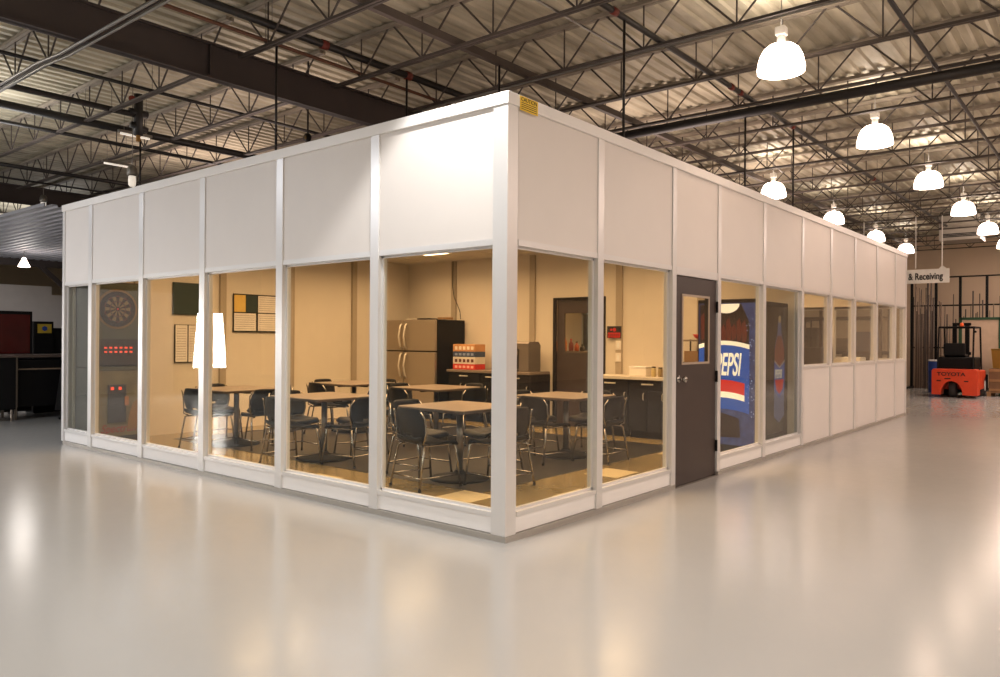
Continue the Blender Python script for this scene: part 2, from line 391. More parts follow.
strip(1.0, 14.9, 4.0, 3.4, .05, 'long lit strip light above the ribbed metal canopy')
t = thing('round_sensor', 'small round black fixture with amber centre over the office', 'sensor', (1.58, 4.46, 3.92))
MB().lathe([(.05, -.03), (.06, 0), (.05, .02)], n=20, axis='x').build('dish', M['black'], t, smooth=True)
MB().lathe([(.02, -.045), (.025, -.03)], (0, 0, 0), n=14, axis='x').build('lens', mat('amber_lens', '#6b5426', .5), t)
MB().tube([(0, 0, .05), (0, 0, .98)], .012, 6).build('hanger_rod', M['pipe'], t)

# ------------------------------------------------------------------ modular office
H = 3.2
off = thing('modular_office', 'white panelled in-plant office with large windows and flat roof', 'building')
def W(side, s0, s1, t0, t1, z0, z1):
    if side == 'A': return box(t0, s0, z0, t1, s1, z1)
    if side == 'B': return box(s0, t0, z0, s1, t1, z1)
    if side == 'C': return box(12.59-t1, s0, z0, 12.59-t0, s1, z1)
    if side == 'N': return box(s0, 7.66-t1, z0, s1, 7.66-t0, z1)
A = [1.395, 2.725, 4.10, 5.45, 6.81]; B = [1.235, 2.573, 3.631, 4.954, 6.36, 7.643, 8.924, 10.312, 11.687]
ZG0, ZG1, ZS0, ZS1 = .198, 2.118, 1.10, 2.04
def wall(side, s_start, s_end, mull, kinds, mw):
    edges = [s_start] + mull + [s_end]
    for i, m_ in enumerate(mull):
        if side == 'B' and i in (1, 2): hw = .04
        else: hw = mw
        W(side, m_-hw, m_+hw, -.012, .085, .04, 3.12).build('mullion', M['frame'], off, bevel=.003)
    for i in range(len(edges)-1):
        a = edges[i] + (mw if i else 0); b_ = edges[i+1] - (mw if i < len(edges)-2 else 0)
        k = kinds[i]
        zt = ZG1 + .045
        W(side, a, b_, .0, .07, zt if k != 'S' else ZG1+.045, 3.115).build('upper_panel', M['panel'], off)
        W(side, a, b_, .07, .085, ZG1, 3.0).build('inner_panel', M['inner'], off)
        if k == 'D':
            W(side, a, b_, -.010, .085, 2.085, zt).build('door_head', M['frame'], off); continue
        g0 = ZG0 if k == 'G' else ZS0
        if k in 'GS':
            W(side, a, b_, -.006, .085, ZG1, zt).build('head_rail', M['frame'], off)
            fr = W(side, a, b_, -.006, .085, g0-.035, g0).build('window_sill', M['frame'], off)
            # stops round the pane
            bb = MB()
            for (p, q, z0, z1) in ((a, a+.018, g0, ZG1), (b_-.018, b_, g0, ZG1), (a, b_, g0, g0+.018), (a, b_, ZG1-.018, ZG1)):
                bx = W(side, p, q, .030, .058, z0, z1); bb.add(bx.v, bx.f)
            fr = bb.build('window_frame', M['frame'], off)
            W(side, a+.01, b_-.01, .041, .047, g0+.01, ZG1-.01).build('pane', M['glass'], fr)
        W(side, a, b_, .006, .07, .045, g0-.035).build('lower_panel', M['kick' if k == 'G' else 'panel'], off)
        W(side, a, b_, .07, .085, .01, g0-.035).build('inner_panel', M['inner'], off)
    # base channel and fascia
wall('A', .11, 7.60, A, 'GGGGGG', .052)
wall('B', .125, 12.54, B, 'GGDGGSSSSS', .045)
C_M = [1.37, 2.73, 4.09, 5.45, 6.81]
wall('C', .0855, 7.60, C_M, 'SSSSSS', .045)
box(-.012, -.012, .04, .11, .125, 3.12).build('corner_post', M['frame'], off, bevel=.004)
box(-.012, 7.60, .04, .10, 7.672, 3.12).build('corner_post', M['frame'], off, bevel=.004)
box(12.54, -.012, .04, 12.602, .085, 3.12).build('corner_post', M['frame'], off, bevel=.004)
box(12.50, 7.60, .04, 12.602, 7.672, 3.12).build('corner_post', M['frame'], off, bevel=.004)
box(.10, 7.58, 0, 12.5, 7.66, 3.12).build('rear_wall', M['inner'], off)
def ring(o, i, z0, z1):
    b = MB(); b.box(-o, -o, z0, 12.59+o, i, z1); b.box(-o, i, z0, i, 7.66-i, z1); b.box(12.59-i, i, z0, 12.59+o, 7.66-i, z1); b.box(-o, 7.66-i, z0, 12.59+o, 7.66+o, z1); return b
ring(.022, .09, 3.112, 3.2).build('top_fascia', M['fasc'], off, bevel=.004)
b = MB(); b.box(-.02, -.02, 0, 2.60, .09, .04); b.box(3.60, -.02, 0, 12.61, .09, .04); b.box(-.02, .09, 0, .09, 7.6, .04); b.box(12.5, .09, 0, 12.61, 7.6, .04)
b.build('base_channel', M['base'], off)
box(.09, .09, 3.1, 12.5, 7.57, 3.19).build('roof_panel', M['panel'], off)
box(2.62, -.02, .0, 3.585, .09, .012).build('door_threshold', M['chrome'], off)
# ceiling
b = MB(); b.box(.085, .085, 2.9, 12.5, 7.58, 2.93)
for k in range(1, 10): b.box(.085+k*1.22, .085, 2.893, .11+k*1.22, 7.58, 2.9)
for k in range(1, 12): b.box(.085, .085+k*.61, 2.893, 12.5, .11+k*.61, 2.9)
b.build('ceiling_tiles', M['ctile'], off)
# partition with door opening y 3.04..4.02
b = MB(); b.box(6.30, .085, 0, 6.38, 3.05, 2.9); b.box(6.30, 4.06, 0, 6.38, 7.58, 2.9); b.box(6.30, 3.05, 2.14, 6.38, 4.06, 2.9)
b.build('partition_wall', M['inner'], off)
for yy in (1.42, 2.79, 4.50, 6.34): box(6.262, yy-.055, 0, 6.30, yy+.055, 2.89).build('wall_batten', M['batten'], off)
for xx in (.95, 2.28, 3.55, 4.91): box(xx-.05, 7.53, 0, xx+.05, 7.58, 2.89).build('wall_batten', M['batten'], off)
# floor finishes
b = MB(); b.box(.085, .085, 0, 12.5, 7.58, .004); b.build('floor_tiles', M['tile'], off)
b = MB(); b.box(1.2, 1.25, .004, 5.3, 7.0, .007); b.build('dark_floor_tiles', M['carpet'], off)
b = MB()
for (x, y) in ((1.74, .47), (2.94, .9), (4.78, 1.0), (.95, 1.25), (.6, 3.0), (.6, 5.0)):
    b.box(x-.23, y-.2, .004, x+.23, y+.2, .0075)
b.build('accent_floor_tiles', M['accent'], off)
# outer door
d = box(2.617, .012, .014, 3.588, .056, 2.083)
bd = MB()
bd.box(2.617, .012, .014, 2.79, .056, 2.083); bd.box(3.40, .012, .014, 3.588, .056, 2.083); bd.box(2.79, .012, .014, 3.40, .056, 1.215); bd.box(2.79, .012, 1.89, 3.40, .056, 2.083)
door = bd.build('door', M['door'], off)
bf = MB(); bf.box(2.775, .004, 1.20, 3.415, .012, 1.222); bf.box(2.775, .004, 1.883, 3.415, .012, 1.905); bf.box(2.775, .004, 1.222, 2.797, .012, 1.883); bf.box(3.393, .004, 1.222, 3.415, .012, 1.883)
bf.build('window_trim', mat('tan_trim', '#a89684', .4), door)
box(2.79, .03, 1.215, 3.40, .036, 1.89).build('door_pane', M['glass'], door)
kb = MB(); kb.lathe([(.034, -.004), (.034, .008)], (2.705, .004, 1.06), 16, 'y'); kb.lathe([(.012, -.045), (.012, 0)], (2.705, .0, 1.06), 12, 'y')
kb.lathe([(.012, -.085), (.028, -.078), (.032, -.062), (.026, -.045), (.014, -.04)], (2.705, .0, 1.06), 16, 'y')
kb.build('door_knob', M['chrome'], door, smooth=True)
for z in (.32, 1.06, 1.80):
    MB().tube([(3.588, -.002, z-.06), (3.588, -.002, z+.06)], .013, 8).build('hinge', M['blackm'], door)
box(2.585, -.010, .04, 2.617, .085, 2.085).build('door_jamb', M['frame'], off); box(3.588, -.010, .04, 3.60, .085, 2.085).build('door_jamb', M['frame'], off)
# caution sticker on the fascia
st = box(.11, -.0245, 3.092, .325, -.022, 3.196).build('caution_sticker', M['yel'], off)
text('sticker_lettering', 'CAUTION', .042, M['ink'], st, (.122, -.025, 3.160), (PI/2, 0, 0), sx=1.0)
b = MB()
for z in (3.146, 3.132, 3.118, 3.103): b.box(.125, -.0252, z, .31, -.0246, z+.005)
b.build('sticker_lines', M['ink'], st)
# inner door leaf
idr = MB(); ya, yb = 3.07, 4.0
idr.box(6.31, ya, .01, 6.35, ya+.14, 2.10); idr.box(6.31, yb-.14, .01, 6.35, yb, 2.10); idr.box(6.31, ya+.14, .01, 6.35, yb-.14, 1.22); idr.box(6.31, ya+.14, 1.88, 6.35, yb-.14, 2.10)
dd = idr.build('inner_door', M['door'], off)
box(6.325, ya+.14, 1.22, 6.331, yb-.14, 1.88).build('door_pane', M['glass'], dd)
bf = MB(); bf.box(6.285, 3.05, 0, 6.30, ya, 2.14); bf.box(6.27, yb, 0, 6.30, 4.06, 2.14); bf.box(6.27, ya, 2.10, 6.30, yb, 2.14); bf.build('inner_door_frame', M['blackm'], off)

# troffers
trf = None
for i, (x, y, lab) in enumerate(((1.9, 1.9, 'above the table by the corner post'), (1.9, 5.6, 'above the table near the notice boards'), (4.6, 1.9, 'above the table near the inner door'),
                 (4.6, 5.7, 'in front of the refrigerators'), (8.4, 1.9, 'in the rear office room near the partition'), (11.2, 1.9, 'in the rear office room near its end windows'), (9.8, 5.6, 'deep in the rear office room'))):
    lab = 'lit rectangular ceiling troffer ' + lab
    if trf is None:
        trf = thing('ceiling_troffer', lab, 'ceiling light', (x, y, 2.875), group='rectangular lights in the office ceiling')
        b = MB(); b.box(-.61, -.305, 0, .61, -.28, .018); b.box(-.61, .28, 0, .61, .305, .018); b.box(-.61, -.28, 0, -.585, .28, .018); b.box(.585, -.28, 0, .61, .28, .018); b.build('light_frame', M['white'], trf)
        box(-.585, -.28, .004, .585, .28, .012).build('diffuser', M['troffer'], trf)
    else: dup(trf, (x, y, 2.875), label=lab)

# ------------------------------------------------------------------ break room furniture
FZ = .008
def make_table():
    t = thing('break_table', '', 'table', group='square break room tables')
    h = .46; r = .05; poly = []
    for cx, cy, a0 in ((h-r, h-r, 0), (-h+r, h-r, 90), (-h+r, -h+r, 180), (h-r, -h+r, 270)):
        for k in range(5): a = math.radians(a0 + k*22.5); poly.append((cx+r*math.cos(a), cy+r*math.sin(a)))
    MB().prism(poly, .722, .75, 'z').build('tabletop', M['lam'], t, bevel=.004)
    MB().prism([(p*1.002, q*1.002) for p, q in poly], .718, .742, 'z').build('edge_band', M['edge'], t)
    MB().lathe([(.035, .04), (.035, .715)], n=18).build('pole', M['pole'], t, smooth=True)
    b = MB(); b.box(-.3, -.025, .69, .3, .025, .716); b.box(-.025, -.3, .69, .025, .3, .716); b.build('top_bracket', M['blackm'], t)
    MB().lathe([(.31, 0), (.31, .012), (.26, .025), (.12, .045), (.06, .065), (.045, .09)], n=32).build('base', M['blackm'], t, smooth=True)
    return t
tabs = [((1.60, 1.90), 'corner post table', 'square laminate table just inside the white glass corner'),
        ((1.50, 3.99), 'second window-wall table', 'square laminate table, second along the big windows'),
        ((1.50, 5.88), 'notice board table', 'square laminate table before the notice boards'),
        ((3.62, 1.97), 'table by the brown door', 'square laminate table seen through windows beside the brown door'),
        ((3.62, 4.20), 'refrigerator table', 'square laminate table in front of the steel refrigerators'),
        ((3.50, 5.85), 'rear wall table', 'square laminate table by the bare rear wall, deepest in room')]
def make_chair():
    t = thing('break_chair', '', 'chair', group='black chairs around the break room tables')
    def bk(u, v):
        s = u*2-1; z = .475 + .30*v
        wd = .20 + .035*math.sin(PI*min(1, v*1.1)) - (.02*max(0, v-.85)/.15)
        zz = z - .03*max(0, abs(s)-.7)*(1 if v > .8 else 0)
        return (-.205 - .06*v + .05*s*s, s*wd, zz)
    sk = {(u, 1) for u in range(6, 10)}
    MB().grid(bk, 16, 12, sk).build('backrest', M['shell'], t, smooth=True, solid=.012)
    def seat(u, v):
        s = u*2-1; x = -.215 + .45*v
        z = .435 + .02*s*s + (.05*((.12-v)/.12)**2 if v < .12 else 0) - (.05*((v-.85)/.15)**2 if v > .85 else 0) - .015*math.sin(PI*v)
        wd = .20 + .03*math.sin(PI*v)
        return (x, s*wd, z)
    MB().grid(seat, 12, 14).build('seat', M['shell'], t, smooth=True, solid=.016)
    for sx, sy in ((1, 1), (1, -1), (-1, 1), (-1, -1)):
        p = [(.17*sx, .17*sy, .418), (.185*sx, .215*sy, .40), (.205*sx if sx > 0 else -.215, .225*sy, .25), ((.235 if sx > 0 else -.255), .24*sy, .005)]
        l = MB().tube(p, .0115, 8).build('leg', M['chrome'], t, smooth=True)
        MB().lathe([(.016, 0), (.014, .025)], (p[-1][0], p[-1][1], 0), 10).build('glide', M['black'], l)
    for sy in (1, -1):
        MB().tube([(-.232, .233*sy, .12), (.222, .233*sy, .12)], .008, 6).build('stretcher', M['chrome'], t, smooth=True)
        MB().tube([(-.16, .19*sy, .42), (-.20, .225*sy, .44), (-.185, .245*sy, .55), (-.20, .245*sy, .68), (-.235, .22*sy, .745)], .0085, 6).build('back_frame', M['chrome'], t, smooth=True)
    MB().tube([(-.242, -.235, .12), (-.242, .235, .12)], .008, 6).build('stretcher', M['chrome'], t, smooth=True)
    MB().tube([(-.17, -.17, .41), (.17, -.17, .41)], .01, 6).build('seat_rail', M['chrome'], t); MB().tube([(-.17, .17, .41), (.17, .17, .41)], .01, 6).build('seat_rail', M['chrome'], t)
    return t
tb = ch = None
sides = [((-.50, 0), 0, 'window side'), ((.52, 0), PI, 'kitchen side'), ((0, -.52), PI/2, 'door-wall side'), ((0, .52), -PI/2, 'rear-wall side')]
for (x, y), nm, lab in tabs:
    if tb is None: tb = make_table(); tb.location = (x, y, FZ); tb['label'] = lab
    else: dup(tb, (x, y, FZ), label=lab)
    for (dx, dy), rz, sn in sides:
        j = random.uniform(-.06, .06); a = rz + random.uniform(-.22, .22)
        if nm == 'notice board table' and dx < 0: dx += .10
        px, py = x+dx+(0 if dx else j), y+dy+(0 if dy else j)
        cl = 'black chair with chrome legs on %s of %s' % (sn, nm)
        if ch is None: ch = make_chair(); ch.location = (px, py, FZ); ch.rotation_euler = (0, 0, a); ch['label'] = cl
        else: dup(ch, (px, py, FZ), a, cl)

# refrigerators (front faces -X at 5.5)
def fridge(y0, y1, handle_low, label):
    wd = y1-y0
    t = thing('refrigerator', label, 'refrigerator', (5.5, y0, FZ), group='steel top-freezer refrigerators')
    box(.06, 0, .03, .78, wd, 1.775).build('body', M['blackm'], t, bevel=.006)
    for nm, z0, z1 in (('freezer_door', 1.215, 1.775), ('fridge_door', .10, 1.195)):
        dr = box(0, .004, z0, .055, wd-.004, z1).build(nm, M['steel'], t, bevel=.012)
        yy = .06 if handle_low else wd-.06
        za, zb = (1.25, 1.70) if nm == 'freezer_door' else (.72, 1.16)
        zc = (za+zb)/2
        MB().tube([(.0, yy, za), (-.035, yy, za+.03), (-.075, yy, zc), (-.035, yy, zb-.03), (0, yy, zb)], .017, 8).build('handle', M['handle'], dr, smooth=True)
    box(.03, .02, 0.005, .7, wd-.02, .09).build('kick_grille', M['blackm'], t)
fridge(6.06, 6.85, False, 'steel refrigerator beside the counter, black side showing')
fridge(6.86, 7.56, True, 'steel refrigerator in the rear room corner')
tag(box(5.60, 6.30, 1.79, 5.90, 6.62, 1.812).build('baking_tray', M['blackm'], bevel=.004), 'flat dark tray lying on top of the refrigerator', 'tray')
tag(box(5.58, 6.66, 1.79, 5.80, 6.88, 1.81).build('paper_box', M['paper'], bevel=.004), 'flat white carton on the refrigerator tops', 'box')
tag(box(5.72, 6.02, 1.79, 5.92, 6.22, 1.83).build('small_carton', M['card'], bevel=.004), 'small brown carton on the refrigerator, window end', 'box')
tag(MB().tube([(6.24, 6.33, 2.89), (6.23, 6.33, 2.42), (6.21, 6.27, 2.22), (6.15, 6.12, 2.05), (6.1, 6.02, 1.94), (6.1, 6.0, 1.80)], .007, 6).build('power_cord', M['ink'], smooth=True), 'dark cord hanging from the ceiling behind the refrigerator', 'cord')
# counters
def base_cab(y0, y1, label, rows=1):
    wd = y1-y0
    t = thing('base_cabinet', label, 'cabinet', (5.72, y0, FZ), group='black base cabinets under the worktops')
    box(.02, 0, .1, .56, wd, .85).build('body', M['blackm'], t)
    box(.07, 0, .0, .56, wd, .1).build('kick_plate', M['blackm'], t)
    dr = box(0, .006, .70, .02, wd-.006, .845).build('drawer', M['black'], t, bevel=.003)
    MB().tube([(0, wd/2-.09, .79), (-.025, wd/2-.08, .79), (-.025, wd/2+.08, .79), (0, wd/2+.09, .79)], .011, 6).build('handle', M['handle'], dr)
    n = 2 if wd > .6 else 1
    for k in range(n):
        a = .006 + k*(wd/n); b_ = (k+1)*wd/n - .004
        dd = box(0, a, .105, .02, b_, .692).build('door', M['black'], t, bevel=.003)
        MB().tube([(0, a+.05, .56), (-.025, a+.05, .57), (-.025, a+.05, .65), (0, a+.05, .66)], .006, 6).build('handle', M['handle'], dd)
for y0, y1, lab in ((5.21, 5.94, 'black base cabinet beside the refrigerator'), (4.74, 5.20, 'narrow black base cabinet, middle of the refrigerator counter'), (4.12, 4.73, 'black base cabinet under the coffee machine'),
                    (2.30, 2.92, 'black base cabinet beside the inner door, under the red sign'), (1.68, 2.29, 'black base cabinet at the end of the counter')):
    base_cab(y0, y1, lab)
tag(box(5.69, 4.10, .86, 6.25, 5.96, .905).build('worktop', M['lam'], bevel=.005), 'pale worktop between refrigerator and inner door', 'worktop')
tag(box(5.69, 1.66, .86, 6.25, 2.94, .905).build('worktop', M['wtop'], bevel=.005), 'pale worktop under the red and black sign', 'worktop')
# soda cartons stack
ccol = ['#c92a1f', '#d8cfc0', '#31415f', '#c98f5a']
z = .906
names = ['red', 'white and red', 'dark blue', 'orange and white']
for i, hh in enumerate((.095, .125, .095, .13)):
    t = thing('soda_carton', names[i] + ' drink carton, ' + ['bottom of the counter stack', 'second up in the counter stack', 'third up in the counter stack', 'top of the counter stack'][i], 'box', (5.78, 5.37, z), group='stacked drink cartons on the worktop')
    box(0, 0, 0, .28, .52, hh-.002).build('carton', mat('carton_'+str(i), ccol[i], .5, var=.08), t, bevel=.004)
    b = MB()
    for k in range(5): b.box(-.0015, .03+k*.095, hh*.25, -.0003, .09+k*.095, hh*.7)
    b.build('print', mat('print_'+str(i), ['#e8b0a0', '#5a2a22', '#8d97b0', '#efe0cc'][i], .6), t)
    z += hh
t = thing('napkin_holder', 'small black napkin dispenser beside the drink cartons', 'dispenser', (5.9, 4.97, .906))
box(0, 0, 0, .1, .12, .16).build('body', M['black'], t, bevel=.006); box(-.002, .02, .03, .0, .10, .14).build('napkins', M['paper'], t)
# coffee machine
t = thing('coffee_machine', 'grey boxy coffee machine on the worktop beside inner door', 'coffee machine', (5.78, 4.20, .906))
b = MB(); b.prism([(0, 0), (.34, 0), (.34, .44), (.28, .50), (.03, .50), (0, .47)], .0, .40, 'y'); b.build('housing', M['pole'], t, bevel=.008)
box(-.012, .20, .05, 0, .40, .38).build('front_panel', M['black'], t); box(-.014, .22, .27, -.012, .38, .35).build('display', M['steel'], t)
box(-.09, .20, 0, 0, .40, .03).build('drip_tray', M['blackm'], t)
# wall sign, switch plates
t = thing('wall_sign', 'red and black sign on the wall beside the inner door', 'sign', (6.255, 2.76, 1.47))
box(0, -.02, 0, .006, .235, .19).build('sign_board', M['ink'], t)
box(-.002, -.005, .01, 0, .22, .09).build('red_band', M['red'], t)
b = MB(); b.lathe([(.03, -.003), (.03, 0)], (0, .10, .135), 16, 'x'); b.lathe([(.02, -.003), (.02, 0)], (0, .16, .135), 16, 'x'); b.build('symbol', M['red'], t)
b = MB()
for k in range(6): b.box(-.003, .02+k*.036, .03, -.002, .043+k*.036, .07)
b.build('lettering', mat('dark_red', '#7c1410', .5), t)
for z, nm in ((1.29, 'upper'), (1.10, 'lower')):
    t = thing('switch_plate', nm + ' cream switch plate below the red sign', 'switch', (6.254, 2.74, z))
    box(0, 0, 0, .008, .10, .14).build('plate', M['paper'], t, bevel=.002); box(-.004, .03, .03, 0, .07, .11).build('rocker', M['white'], t)
t = thing('food_container', 'long cream plastic container on the end worktop', 'container', (5.86, 2.08, .906))
box(0, 0, 0, .2, .29, .125).build('tub', M['paper'], t, bevel=.01); box(-.005, -.005, .125, .205, .295, .145).build('lid', M['white'], t, bevel=.004)
for k, (yy, hh, c, nm) in enumerate(((1.99, .13, '#c7b27c', 'tan'), (1.88, .12, '#8f7a4c', 'olive'), (1.75, .10, '#d3982f', 'mustard'))):
    t = thing('jar', nm + ' jar at the end of the worktop', 'jar', (5.92, yy, .906), group='jars on the end worktop')
    MB().lathe([(.033, 0), (.035, .01), (.035, hh-.02), (.028, hh)], n=16).build('jar_body', mat('jar_'+str(k), c, .4), t, smooth=True)
    MB().lathe([(.031, hh), (.031, hh+.018)], n=16).build('lid', M['ink'], t)
# boards on rear wall
def board(x0, x1, z0, z1, m, name, label, cat):
    t = thing(name, label, cat, (x0, 7.555, z0))
    box(0, 0, 0, x1-x0, .012, z1-z0).build('board', m, t, bevel=.003)
    return t
t = board(1.47, 1.93, 1.78, 2.26, M['dgreen'], 'chalk_board', 'dark green square board high on the rear wall', 'board')
t = board(1.50, 1.93, 1.06, 1.63, M['ink'], 'notice_board', 'black-edged notice sheets below the dark green board', 'notice board')
b = MB(); b.box(.015, -.003, .01, .20, 0, .56); b.box(.22, -.003, .01, .42, 0, .56); p = b.build('sheet', M['paper'], t)
b = MB()
for k in range(13):
    for q in (.03, .235): b.box(q, -.004, .05+k*.038, q+.15, -.0031, .056+k*.038)
b.build('printed_lines', mat('grey_ink', '#8a7f78', .6), t)
t = board(2.46, 3.30, 1.53, 2.14, M['ink'], 'notice_board', 'framed notice board with yellow, green and white sheets', 'notice board')
for nm, m_, a in (('yellow_sheet', mat('yellow_paper', '#d9b45c', .7), (.02, .32, .22, .59)), ('green_sheet', M['dgreen'], (.23, .32, .43, .59)), ('white_sheet', M['paper'], (.45, .32, .82, .59)),
                  ('white_sheet', M['paper'], (.02, .02, .41, .30)), ('white_sheet', M['paper'], (.45, .02, .82, .30))):
    s_ = box(a[0], -.004, a[1], a[2], 0, a[3]).build(nm, m_, t)
    if m_ == M['paper']:
        b = MB(); zz = a[1]+.03
        while zz < a[3]-.02: b.box(a[0]+.02, -.005, zz, a[2]-.03, -.0041, zz+.006); zz += .035
        b.build('printed_lines', bpy.data.materials['grey_ink'], s_)

# ------------------------------------------------------------------ dart machine
dm = thing('dart_machine', 'tall arcade dart machine behind the window beside the far post', 'arcade machine', (.10, 6.92, FZ))
cab = mat('cabinet_olive', '#494c3f', .45, var=.06); cabd = mat('cabinet_dark', '#2e2620', .5)
wdm = .62
b = MB(); b.box(0, .02, 0, wdm, .60, 1.02); b.box(0, .10, 1.02, wdm, .60, 2.16); b.build('cabinet', cabd, dm, bevel=.01)
box(.015, .08, 1.40, wdm-.015, .10, 2.14).build('board_surround', cab, dm)
bb = MB(); cx, cz, R = .315, 1.80, .235
bb.lathe([(R, -.018), (R, .0)], (cx, .08, cz), 40, 'y'); dbo = bb.build('dartboard', M['ink'], dm)
creme = mat('dart_cream', '#7c6843', .6); 
b = MB(); b2 = MB(); b3 = MB()
def sect(mb_, r0, r1, a0, a1, yy):
    n_ = 3; vs = []
    for k in range(n_+1):
        a = a0+(a1-a0)*k/n_
        vs += [(cx+r0*math.cos(a), yy, cz+r0*math.sin(a)), (cx+r1*math.cos(a), yy, cz+r1*math.sin(a))]
    mb_.add(vs, [(2*k, 2*k+1, 2*k+3, 2*k+2) for k in range(n_)])
for k in range(20):
    a0 = (k-.5)*2*PI/20; a1 = (k+.5)*2*PI/20
    if k % 2 == 0: sect(b, .03, .165, a0, a1, .0608)
    sect(b2 if k % 2 else b3, .095, .108, a0, a1, .0603); sect(b2 if k % 2 else b3, .165, .178, a0, a1, .0603)
b.build('segments', creme, dbo); b2.build('red_rings', mat('dart_red', '#5a211a', .5), dbo); b3.build('blue_rings', mat('dart_blue', '#26343c', .5), dbo)
MB().lathe([(.014, -.003), (.014, 0)], (cx, .062, cz), 14, 'y').build('bullseye', M['red'], dbo)
b = MB()
for k in range(40):
    a = 2*PI*k/40; a2 = 2*PI*(k+1)/40
    b.add([(cx+R*math.cos(a), .075, cz+R*math.sin(a)), (cx+(R+.03)*math.cos(a), .075, cz+(R+.03)*math.sin(a)), (cx+(R+.03)*math.cos(a2), .075, cz+(R+.03)*math.sin(a2)), (cx+R*math.cos(a2), .075, cz+R*math.sin(a2))], [(0, 1, 2, 3)])
b.build('board_ring', mat('ring_tan', '#7a6038', .5), dm)
box(.0, .03, 1.06, wdm, .10, 1.36).build('score_panel', cabd, dm)
redl = mat('lit_red_button', '#ff4a2a', .4, emit='#ff5a30', estr=.6)
b = MB()
for r_ in range(2):
    for k in range(6): b.box(.13+k*.066, .024, 1.22+r_*.055, .165+k*.066, .03, 1.243+r_*.055)
b.build('score_lights', redl, dm)
box(.05, .015, .99, wdm-.05, .10, 1.04).build('control_shelf', cab, dm)
box(.02, .008, .12, wdm-.02, .02, .98).build('lower_art_panel', mat('art_panel', '#6c6750', .4, var=.25, scale=4), dm)
cd = box(.17, -.012, .30, .40, .008, .80).build('coin_door', mat('coin_door_grey', '#3a3b42', .4), dm)
b = MB(); b.box(.20, -.016, .73, .24, -.012, .77); b.box(.30, -.016, .73, .34, -.012, .77); b.build('coin_slots', redl, cd)
b = MB(); b.prism([(.42, .2), (.6, .2), (.6, .85), (.56, .6), (.50, .55), (.45, .4)], .004, .008, 'y'); b.build('art_flash', mat('art_amber', '#7f6238', .5), dm)
text('machine_lettering', 'Spectrum', .15, mat('letter_red', '#8c2018', .5), dm, (.08, .006, .17), (PI/2, 0, 0), shear=.3, sx=.85)
box(.38, -.02, .52, .43, -.012, .64).build('price_card', mat('card_orange', '#9a6634', .5), dm)

# ------------------------------------------------------------------ vending machine
vm = thing('vending_machine', 'tall blue cola vending machine inside windows beside the brown door', 'vending machine', (5.1, .14, FZ))
VW, VD, VH = .78, 1.12, 1.96
def emat(name, col, s=.5): return mat(name, col, .3, emit=col, estr=s, var=.1)
box(.04, 0, .02, VD, VW, VH-.02).build('cabinet', M['blackm'], vm, bevel=.012)
fr = box(0, 0, .02, .04, VW, VH).build('front_door', M['blackm'], vm, bevel=.01)
lit_blue = mat('lit_blue_graphic', '#2a3a66', .25, emit='#44589a', estr=.25, var=.6, scale=11)
box(-.004, .02, .12, 0, VW-.02, VH-.05).build('lit_panel', lit_blue, fr)
cola = emat('graphic_cola', '#5a2018', .4); cream = emat('graphic_cream', '#f3ead0', .8); gred = emat('graphic_red', '#c8231b', .5); gblue = emat('graphic_blue', '#1b4fa8', .6); dark = emat('graphic_dark', '#221618', .1)
# front faces -X; picture x-direction runs along +Y = towards the door.  w = 1 - (y) mirrored
def gx(mb_, poly, d): # polygon in (y,z) on the front face
    return mb_.prism(poly, -.004-d, -.004-d+.0008, 'x')
def arc_band(y0, y1, z0, z1, sag, n=10):
    top = [(y0+(y1-y0)*k/n, z1 - sag*(1-(2*k/n-1)**2)) for k in range(n+1)]
    bot = [(y0+(y1-y0)*k/n, z0 - sag*(1-(2*k/n-1)**2)) for k in range(n+1)]
    return top + bot[::-1]
gx(MB(), [(.10, 1.37), (VW-.03, 1.37), (VW-.03, 1.90), (.20, 1.90), (.09, 1.66)], .001).build('glass_graphic', dark, fr)
b = MB()
random.seed(3)
for k in range(9):
    yy = .13+k*.068; zz = random.uniform(1.41, 1.5); hh = random.uniform(.12, .3)
    gx(b, [(yy, zz), (yy+.05, zz-.03), (yy+.06, zz+hh), (yy+.02, zz+hh+.05), (yy-.01, zz+hh*.6)], .002)
b.build('cola_graphic', cola, fr)
gx(MB(), [(.22+.17*math.cos(PI+PI*k/12)+.17, 1.90+.12*math.sin(PI+PI*k/12)) for k in range(13)], .003).build('cap_graphic', cream, fr)
gx(MB(), arc_band(.09, VW-.02, 1.33, 1.385, -.05), .004).build('label_rim', cream, fr)
gx(MB(), arc_band(.09, VW-.02, .52, 1.34, -.05), .002).build('label_blue', gblue, fr)
gx(MB(), arc_band(.15, VW-.02, .75, .90, -.04), .003).build('label_red', gred, fr)
gx(MB(), arc_band(.15, VW-.02, .675, .75, -.04), .003).build('label_lower_rim', cream, fr)
text('front_lettering', 'PEPSI', .40, cream, fr, (-.010, .535, 1.0), (PI/2, 0, -PI/2), shear=.25, sx=.37, bold=.006)
gx(MB(), [(.20, .22), (VW-.04, .20), (VW-.04, .50), (.45, .52), (.22, .46)], .003).build('delivery_flap', dark, fr)
b = MB()
for k in range(44):
    yy = random.uniform(.03, .13); zz = random.uniform(.45, 1.75); r_ = random.uniform(.003, .009)
    gx(b, [(yy+r_*math.cos(2*PI*q/7), zz+r_*math.sin(2*PI*q/7)) for q in range(7)], .002)
b.build('droplets', emat('graphic_ice', '#9db2e0', .35), fr)
